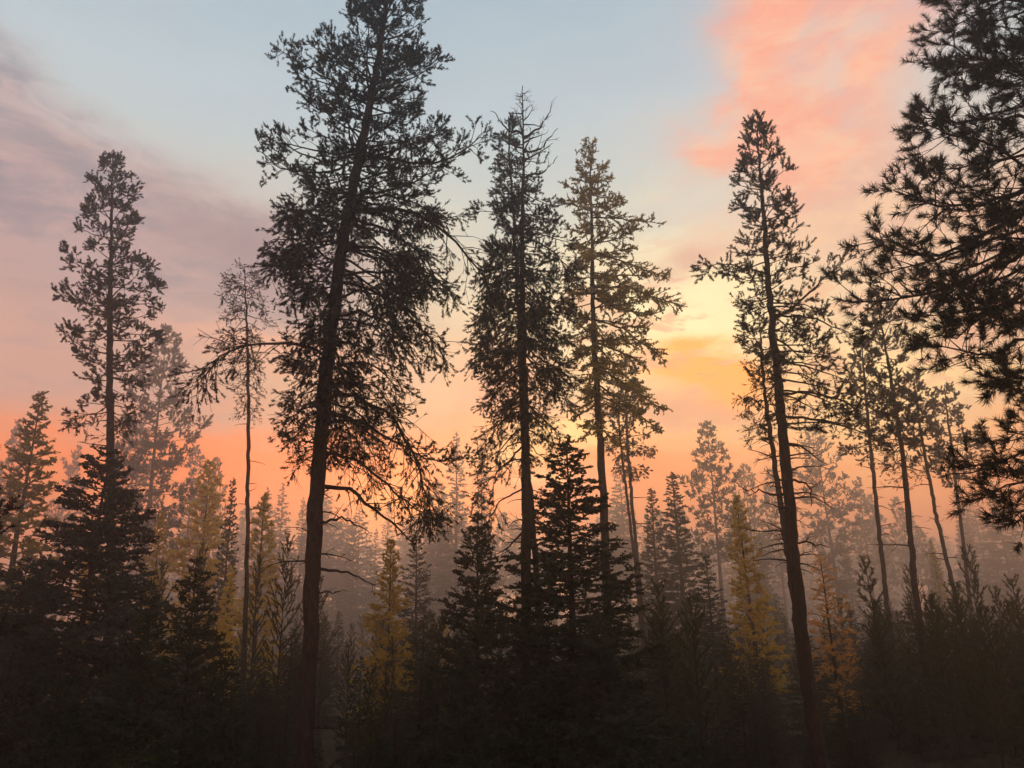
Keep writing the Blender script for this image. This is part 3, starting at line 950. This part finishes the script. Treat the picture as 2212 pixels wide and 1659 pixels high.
# understory firs, spruces
FAR_F = dict(dens=50, nl=0.09, w=0.055, n3=4, n2=10.0)
spr_a = proto_tree('spruce_tree', 'fir', 7.0, cone(1.5, 0.8), fir_e, 18, 104, 'spruce', over=dict(dens=60, nl=0.055, w=0.03, n3=4), crown_from=0.04)
spr_b = proto_tree('spruce_tree', 'fir', 6.0, cone(1.55, 0.72), lambda u: (34 - 50 * u, 26 - 40 * u), 15, 105, 'fir', over=dict(dens=60, nl=0.055, w=0.03, n3=4), crown_from=0.03)
spr_g = proto_tree('spruce_tree', 'fir', 10.0, cone(1.3, 0.8), lambda u: (45 - 50 * u, 35 - 45 * u), 15, 106, 'fir', over=FAR_F, crown_from=0.05)
# far firs
ffir = [proto_tree('misty_fir_tree', 'fir', 16.0, cone(w, p_), lambda u: (30 - 50 * u, 15 - 35 * u), 9, 110 + k, 'fir', over=dict(dens=26, nl=0.16, w=0.085, n3=2, n2=6.0), crown_from=0.08) for k, (w, p_) in enumerate([(2.9, 0.75), (3.5, 0.65), (2.4, 0.8)])]
# far pines
pg = lambda s_: (lambda u, a: 0.75 + 0.45 * math.sin(u * 23 + s_) * math.cos(a + s_))
fpine = [proto_tree('misty_pine_tree', 'pine', 24.0, lambda u, w=w: w * (min(1, u * 2.6) ** 0.7) * (1 if u < 0.5 else max(0.3, 1.5 - u)) + 0.1, lambda u: (45 - 90 * u, 35 - 55 * u), pm, 120 + k, 'ponderosa',
                    over=dict(dens=50, nl=0.16, w=0.075, shoot=0.36, n2=5.4, n3=3), crown_from=cf, gap=pg(k), trunk_r=0.26, leader=0.5) for k, (w, pm, cf) in enumerate([(3.6, 5.6, 0.36), (4.2, 5.0, 0.22), (3.2, 5.2, 0.42)])]
# larches
LO = dict(dens=80, nl=0.085, w=0.058, n3=3, n2=8.0, l2=(0.34, 0.4))
lar_o = proto_tree('olive_larch_tree', 'larch', 14.0, cone(2.3, 0.8), lambda u: (50 - 60 * u, 40 - 45 * u), 11, 130, 'larch_olive', over=LO, crown_from=0.1)
lar_y = [proto_tree('yellow_larch_tree', 'larch', 9.0, cone(w, 0.75), lambda u: (48 - 58 * u, 42 - 50 * u), 11, 131 + k, 'larch_yellow', over=dict(LO, dens=90), crown_from=0.06) for k, w in enumerate((1.5, 1.8))]
lar_r = proto_tree('orange_larch_tree', 'larch', 5.8, cone(1.05, 0.6), lambda u: (35 - 40 * u, 22 - 26 * u), 15, 134, 'larch_orange', over=dict(LO, dens=110, nl=0.05, w=0.020, l2=(0.35, 0.4)), crown_from=0.12)
# young pines
yp = []
for k, (H, w) in enumerate(((4.6, 0.85), (3.8, 0.8), (5.2, 0.95), (4.2, 0.65), (3.2, 0.8))):
    yp.append(proto_tree('young_pine_tree', 'young', H, lambda u, w=w: w * (u ** 0.62) * (1 if u < 0.55 else 1 - 0.5 * (u - 0.55)) + 0.06, lambda u: (58 - 38 * u, 66 - 30 * u), 12.5, 140 + k, 'young', crown_from=0.1, trunk_r=0.035, sides=6))

# ---- firs close by
at_top(fir_a, 1222, 955, 16.0, 1.42, 'fir_tree', 'dark young fir with spread layered branches in front of the central trunks', 'fir')
at_top(fir_b, 243, 968, 16.5, 1.2, 'fir_tree', 'big bushy dark fir in the left foreground hiding the tall pine base', 'fir')
at_top(fir_c, 1030, 1112, 17.5, 1.15, 'fir_tree', 'small pointed fir with upright shoots left of the dead spired pine', 'fir')
near = [
    (fir_b, 60, 1205, 15.0, 0.95, 'dark fir low at the left edge below the olive larch'),
    (fir_c, 425, 1205, 15.5, 1.15, 'small frosted fir right of the big bushy left fir'),
    (fir_a, 330, 1265, 13.0, 1.0, 'low frosted fir in the front left mass of boughs'),
    (spr_b, 150, 1310, 12.5, 1.1, 'low dark fir at the very front left'),
    (fir_c, 490, 1390, 14.0, 1.2, 'short fir with feathery tip left of the leaning pine base'),
    (fir_a, 1005, 1400, 13.5, 1.1, 'low fir in the front centre with pale lit bough tips'),
    (fir_b, 1290, 1330, 14.2, 0.95, 'low wide fir below the dark layered central fir'),
    (spr_a, 1900, 1290, 21.0, 1.1, 'stout dark spruce between the orange larch and the clubbed pine trunk'),
    (spr_a, 1522, 1195, 26.0, 1.2, 'grey green spruce in front of the tall yellow larch'),
    (spr_a, 900, 1140, 31.0, 1.05, 'dark pointed spruce beside the yellow larch left of centre'),
    (spr_b, 780, 1420, 15.5, 0.9, 'low dark spruce right of the leaning pine trunk'),
    (spr_g, 505, 1032, 37.0, 0.75, 'narrow green spruce between two yellow larches'),
    (spr_g, 1406, 1055, 46.0, 1.3, 'shorter of the two hazy dark spruces right of the larch'),
    (spr_g, 1450, 1020, 44.0, 1.5, 'taller of the two hazy dark spruces right of the larch'),
    (ffir[0], 1640, 1145, 95.0, 1.1, 'pale blue grey fir left of the thin bare stemmed pine'),
    (ffir[2], 1818, 1150, 115.0, 1.0, 'pale pointed fir behind the broad crowned pine trunk'),
]
for pr, x, y, d, wf, lb in near:
    at_top(pr, x, y, d, wf, 'fir_tree', lb, 'spruce' if 'spruce' in lb else 'fir')
# ---- larches
for pr, x, y, d, wf, lb in [
    (lar_o, 92, 848, 31, 1.25, 'olive larch cone shaped tree at the far left'),
    (lar_y[0], 352, 1108, 38, 1.15, 'small yellow larch between the big left fir and the misty pine'),
    (lar_y[1], 452, 1000, 42, 1.2, 'broad pale yellow larch left of the half bare pine'),
    (lar_y[0], 572, 1068, 34, 1.15, 'yellow larch just right of the half bare pine stem'),
    (lar_y[1], 843, 1168, 25, 1.1, 'bright yellow larch right of the leaning pine trunk'),
    (lar_y[0], 1592, 1072, 29, 1.15, 'tall slender yellow larch in the mist right of centre'),
    (lar_r, 1772, 1198, 21, 1.15, 'orange larch sapling tucked against the open crowned pine trunk'),
    (lar_y[1], 200, 1180, 28, 0.9, 'yellow larch glowing through the big left fir'),
    (lar_y[0], 500, 1225, 30, 0.9, 'low yellow larch at the half bare pine foot'),
    (lar_o, 2010, 1165, 62, 0.9, 'faint olive larch in the mist behind the slanting trunk'),
    (lar_y[0], 965, 1330, 26, 0.6, 'sliver of yellow larch behind the small pointed fir'),
]:
    at_top(pr, x, y, d, wf, 'larch_tree', lb, 'larch')
# ---- misty trees one can tell apart
for pr, x, y, d, wf, lb in [
    (fpine[0], 365, 700, 67, 0.95, 'pale misty pine right of the tall left pine'),
    (fpine[1], 300, 905, 103, 0.9, 'misty broad pine behind the tall left pine trunk'),
    (fpine[2], 425, 960, 111, 0.9, 'misty pine behind the broad yellow larch'),
    (fpine[1], 470, 985, 105, 0.6, 'misty narrow pine between yellow larch and half bare pine'),
    (fpine[2], 42, 905, 102, 0.7, 'misty pine behind the olive larch at the left edge'),
    (fpine[0], 1525, 908, 82, 1.0, 'misty round topped pine alone in the gap right of the larch'),
    (fpine[1], 1605, 1000, 114, 0.85, 'misty pine just behind the round topped pine'),
    (fpine[1], 1758, 915, 106, 1.0, 'very pale broad pine behind the open crowned pine'),
    (fpine[0], 1662, 1010, 130, 0.8, 'very pale pine left of the thin bare stemmed pine'),
    (fpine[2], 1850, 1030, 130, 1.1, 'faint tall pine behind the broad crowned pine trunk'),
    (ffir[1], 2140, 1040, 121, 1.15, 'faint tiered fir under the long needled branches at right'),
    (ffir[0], 2068, 1075, 130, 0.9, 'faint pointed fir right of the slanting trunk'),
    (ffir[2], 985, 932, 111, 1.1, 'tall narrow misty fir right of the leaning pine crown'),
    (ffir[2], 1040, 958, 119, 1.0, 'misty fir left of the dead spired pine trunk'),
    (fpine[1], 948, 1040, 130, 1.0, 'misty broad pine under the leaning pine branch tips'),
    (ffir[0], 1335, 985, 125, 1.0, 'misty fir between the larch trunk and the forked pine'),
    (ffir[0], 612, 1043, 130, 1.0, 'taller misty fir of the pair left of the leaning trunk'),
    (ffir[1], 580, 1052, 130, 0.8, 'shorter misty fir of the pair left of the leaning trunk'),
    (ffir[2], 655, 1072, 130, 1.0, 'misty fir touching the leaning trunk from the left'),
    (fpine[2], 168, 962, 120, 0.8, 'misty pine between the olive larch and the big left fir'),
]:
    at_top(pr, x, y, d, wf, 'misty_tree', lb, 'tree')

# ---- young pines one can tell apart
for k, x, y, d, wf, lb in [
    (2, 622, 1166, 19, 0.75, 'tallest young pine left of the leaning trunk'),
    (0, 438, 1188, 24, 0.55, 'young pine with candle shoots in front of the broad yellow larch'),
    (3, 560, 1212, 22, 0.7, 'young pine at the foot of the half bare pine'),
    (1, 350, 1222, 24, 0.6, 'young pine between the big left fir and yellow larches'),
    (2, 1420, 1262, 17, 1.1, 'dense young pine with upright candles right of the layered fir'),
    (3, 1870, 1214, 19, 1.0, 'gangly young pine with clustered shoots above the stout spruce'),
    (0, 2088, 1192, 21, 0.85, 'pointed young pine before the hazy right trunk'),
    (1, 2058, 1262, 20, 0.9, 'shorter young pine left of the pointed right pine'),
    (2, 2183, 1250, 20, 1.1, 'stout young pine near the right edge'),
    (3, 2148, 1278, 19, 0.9, 'spindly young pine between the two right hand young pines'),
    (1, 2128, 1318, 17, 1.0, 'low young pine in front of the right hand young pines'),
    (0, 848, 1385, 18, 0.55, 'young pine standing before the bright yellow larch'),
    (3, 808, 1440, 17, 0.6, 'small young pine left of the one before the yellow larch'),
    (0, 1965, 1230, 27, 0.9, 'young pine behind the clubbed pine trunk'),
    (1, 685, 1250, 26, 0.9, 'young pine peeping out right of the leaning trunk'),
]:
    at_top(yp[k], x, y, d, wf, 'young_pine_tree', lb, 'pine')

# ---- the thicket of young pines and the misty wood beyond
zones = [
    (-4, 270, 16, 'young pines in the thicket at far left', 'at far left'),
    (270, 660, 40, 'young pines left of the leaning pine', 'left of leaning pine'),
    (690, 1010, 40, 'young pines right of the leaning pine', 'right of leaning pine'),
    (1010, 1400, 30, 'young pines behind the layered fir', 'behind layered fir'),
    (1400, 1730, 52, 'young pines left of the open pine', 'left of open pine'),
    (1770, 2000, 44, 'young pines left of the clubbed pine', 'left of clubbed pine'),
    (2000, 2290, 54, 'young pines at the right edge', 'right of clubbed pine'),
]
zr = np.random.default_rng(5)
ORD = ['first', 'second', 'third', 'fourth', 'fifth', 'sixth', 'seventh', 'eighth', 'ninth', 'tenth', 'eleventh', 'twelfth', 'thirteenth', 'fourteenth', 'fifteenth', 'sixteenth', 'seventeenth', 'eighteenth', 'nineteenth', 'twentieth', 'twenty-first', 'twenty-second', 'twenty-third', 'twenty-fourth', 'twenty-fifth', 'twenty-sixth', 'twenty-seventh', 'twenty-eighth']


def rows_of(spots, edges):
    """Split spots into rows by distance, each row from left to right."""
    out = []
    for k in range(len(edges) - 1):
        out.append(sorted((p for p in spots if edges[k] <= p[1] < edges[k + 1]), key=lambda p: p[0]))
    return out


for x0, x1, n, grp, lb in zones:
    spots = []
    for i in range(n):
        d = 17.5 + 42 * zr.random() ** 1.5
        px, h = zr.uniform(x0, x1), zr.uniform(1.9, 3.3) + 0.02 * (d - 17)
        if any(a_ < px < b_ and d < c_ for a_, b_, c_ in ((1735, 1850, 22), (795, 890, 26), (1545, 1650, 30), (400, 500, 43), (535, 610, 35), (325, 380, 39))):
            h *= 0.72                                        # low growth only, so the larches behind stay in sight
        spots.append((px, d, h))
    for i in range(int((x1 - x0) / (26 if x0 < 1700 else 60))):       # low growth along the front
        spots.append((zr.uniform(x0, x1), zr.uniform(13.5, 17.5), zr.uniform(0.9, 1.9)))
    for row, rn in zip(rows_of(spots, (0, 17.5, 22.5, 32, 99)), ('lowest', 'front', 'middle', 'rear')):
        assert len(row) <= len(ORD)
        for i, (px, d, h) in enumerate(row):
            T = W(px, 1330, d)
            little = zr.random() < (0.85 if rn == 'lowest' else 0.5 if rn == 'front' else 0.3)
            pr = (spr_a, spr_b)[zr.integers(2)] if little else yp[zr.integers(5)]
            put(pr, T[0], d, h, zr.uniform(0, 6.28), zr.uniform(1.0, 1.6) if little else zr.uniform(0.75, 1.2), 'young_tree',
                f'{ORD[i]} young conifer from left in the {rn} row of thicket {lb}', 'conifer', grp, (R(zr.normal(0, 1.5)), R(zr.normal(0, 1.5))))
far = [
    (-60, 620, 22, 'misty conifers at far left', 'behind left larches'),
    (660, 1300, 34, 'misty conifers behind the leaning pine', 'behind dead spired pine'),
    (1300, 1700, 22, 'misty conifers right of centre', 'behind hazy spruces'),
    (1700, 2280, 34, 'misty conifers at far right', 'behind slim trunks'),
]
for x0, x1, n, grp, lb in far:
    spots = [(x0 + (x1 - x0) * (i + zr.random()) / n, zr.uniform(120, 320)) for i in range(n)]
    for row, rn in zip(rows_of(spots, (0, 190, 999)), ('nearer', 'farther')):
        for i, (px, d) in enumerate(row):
            yt = zr.uniform(1060, 1170) if d > 140 else zr.uniform(1100, 1200)
            yt -= 35 if 'spired' in lb else 0
            T = W(px, yt, d)
            T[2] = min(T[2], 29.5)
            pr = ffir[zr.integers(3)] if zr.random() < 0.66 else fpine[zr.integers(3)]
            put(pr, T[0], d, T[2], zr.uniform(0, 6.28), zr.uniform(0.9, 1.5), 'misty_tree', f'{ORD[i]} pale conifer from left in the {rn} misty wood {lb}', 'tree', grp)

# ------------------------------------------------------------------ small things on the ground
log_rng = np.random.default_rng(9)
a_, b_ = W(1990, 1650, 17.2), W(2170, 1632, 18.6)
a_[2], b_[2] = 0.05, 0.12
lg = link('fallen_log', None, None, (a_[0], a_[1], 0))
tag(lg, 'dark fallen log lying on the ground at the lower right', 'log')
Pl = resample(np.array([a_, (a_ * 2 + b_) / 3 + [0, 0.06, 0.03], (a_ + b_ * 2) / 3 - [0, 0.08, 0.0], b_]), 14) - np.array([a_[0], a_[1], 0])
rl = np.linspace(0.12, 0.07, 14)
rl[0], rl[-1] = 0.002, 0.002
Pl[0] = Pl[1] - (Pl[2] - Pl[1]) * 0.08
Pl[-1] = Pl[-2] + (Pl[-2] - Pl[-3]) * 0.08
link('trunk', trunk_mesh(Pl, rl, log_rng, 10, 'bark', 0.14), lg)
for k in range(4):
    q = Pl[2 + k * 2]
    ax = axis_from(q, log_rng.uniform(0, 6.28), log_rng.uniform(0.25, 0.5), R(40), R(10), 5, log_rng, 0.15)
    link('broken_branch', mesh_from('broken_branch', *tubes(ax[None], np.linspace(0.02, 0.006, 5)[None], 5), 'twig'), lg)

# dry grass and litter, uncountable
gr = np.random.default_rng(21)
N = 30000
gxp = gr.uniform(-18, 24, N)
gyp = 8.5 + 26 * gr.random(N) ** 1.3
zz = ground_z(gxp, gyp)
cl = 0.5 + 0.5 * np.sin(gxp * 1.7 + np.sin(gyp * 1.1) * 2) * np.cos(gyp * 1.3)
hh = gr.uniform(0.08, 0.34, N) * (0.4 + cl)
aa = gr.uniform(0, 6.28, N)
bs = np.stack([gxp, gyp, zz - 0.02], 1)
sd = np.stack([np.cos(aa), np.sin(aa), np.zeros(N)], 1) * 0.006
tp = bs + np.stack([gr.normal(0, 0.4, N) * hh, gr.normal(0, 0.4, N) * hh, hh], 1)
gs = link('grass', mesh_from('grass', np.stack([bs - sd, bs + sd, tp], 1).reshape(-1, 3), np.arange(N * 3).reshape(-1, 3), 'grass'))
tag(gs, 'dry brown grass on the dark forest floor', 'grass', kind='stuff')

# little pale sapling at the bottom edge
sap = proto_tree('fir_sapling', 'fir', 1.0, cone(0.32, 0.7), lambda u: (60 - 40 * u, 55 - 40 * u), 26, 160, 'young', over=dict(dens=110, nl=0.022, w=0.005), crown_from=0.05, trunk_r=0.012)
T = W(272, 1597, 8.0)
put(sap, T[0], 8.0, T[2] - 0.2, 0.5, 1.0, 'fir_sapling', 'tiny pale green fir sapling poking up at the bottom left', 'sapling')

# any prototype that found no place is dropped
for o in list(COL.objects):
    if o.parent is None and 'proto_h' in o.keys():
        if 'label' not in o.keys():
            for ch in list(o.children):
                for g_ in list(ch.children):
                    bpy.data.objects.remove(g_)
                bpy.data.objects.remove(ch)
            bpy.data.objects.remove(o)
        else:
            del o['proto_h']

# ------------------------------------------------------------------ haze: the evening mist, one closed box round everything
hm = bpy.data.materials.new('haze')
hm.use_nodes = True
ht = hm.node_tree
ht.nodes.clear()
pv = ht.nodes.new('ShaderNodeVolumePrincipled')
pv.inputs['Color'].default_value = (0.97, 0.965, 0.97, 1)
pv.inputs['Density'].default_value = HAZE_DENSITY
pv.inputs['Anisotropy'].default_value = HAZE_G
ho = ht.nodes.new('ShaderNodeOutputMaterial')
ht.links.new(pv.outputs[0], ho.inputs['Volume'])
MAT['haze'] = hm
x0, x1, y0, y1, z0, z1 = -400, 400, -400, 400, -2.0, 32.0
V = np.array([(x, y, z) for z in (z0, z1) for y in (y0, y1) for x in (x0, x1)], float)
F = np.array([(0, 2, 3), (0, 3, 1), (4, 5, 7), (4, 7, 6), (0, 1, 5), (0, 5, 4), (2, 6, 7), (2, 7, 3), (0, 4, 6), (0, 6, 2), (1, 3, 7), (1, 7, 5)])
hz = link('haze', mesh_from('haze', V, F, 'haze'))
tag(hz, 'pale evening mist hanging through the whole wood', 'mist', kind='stuff')
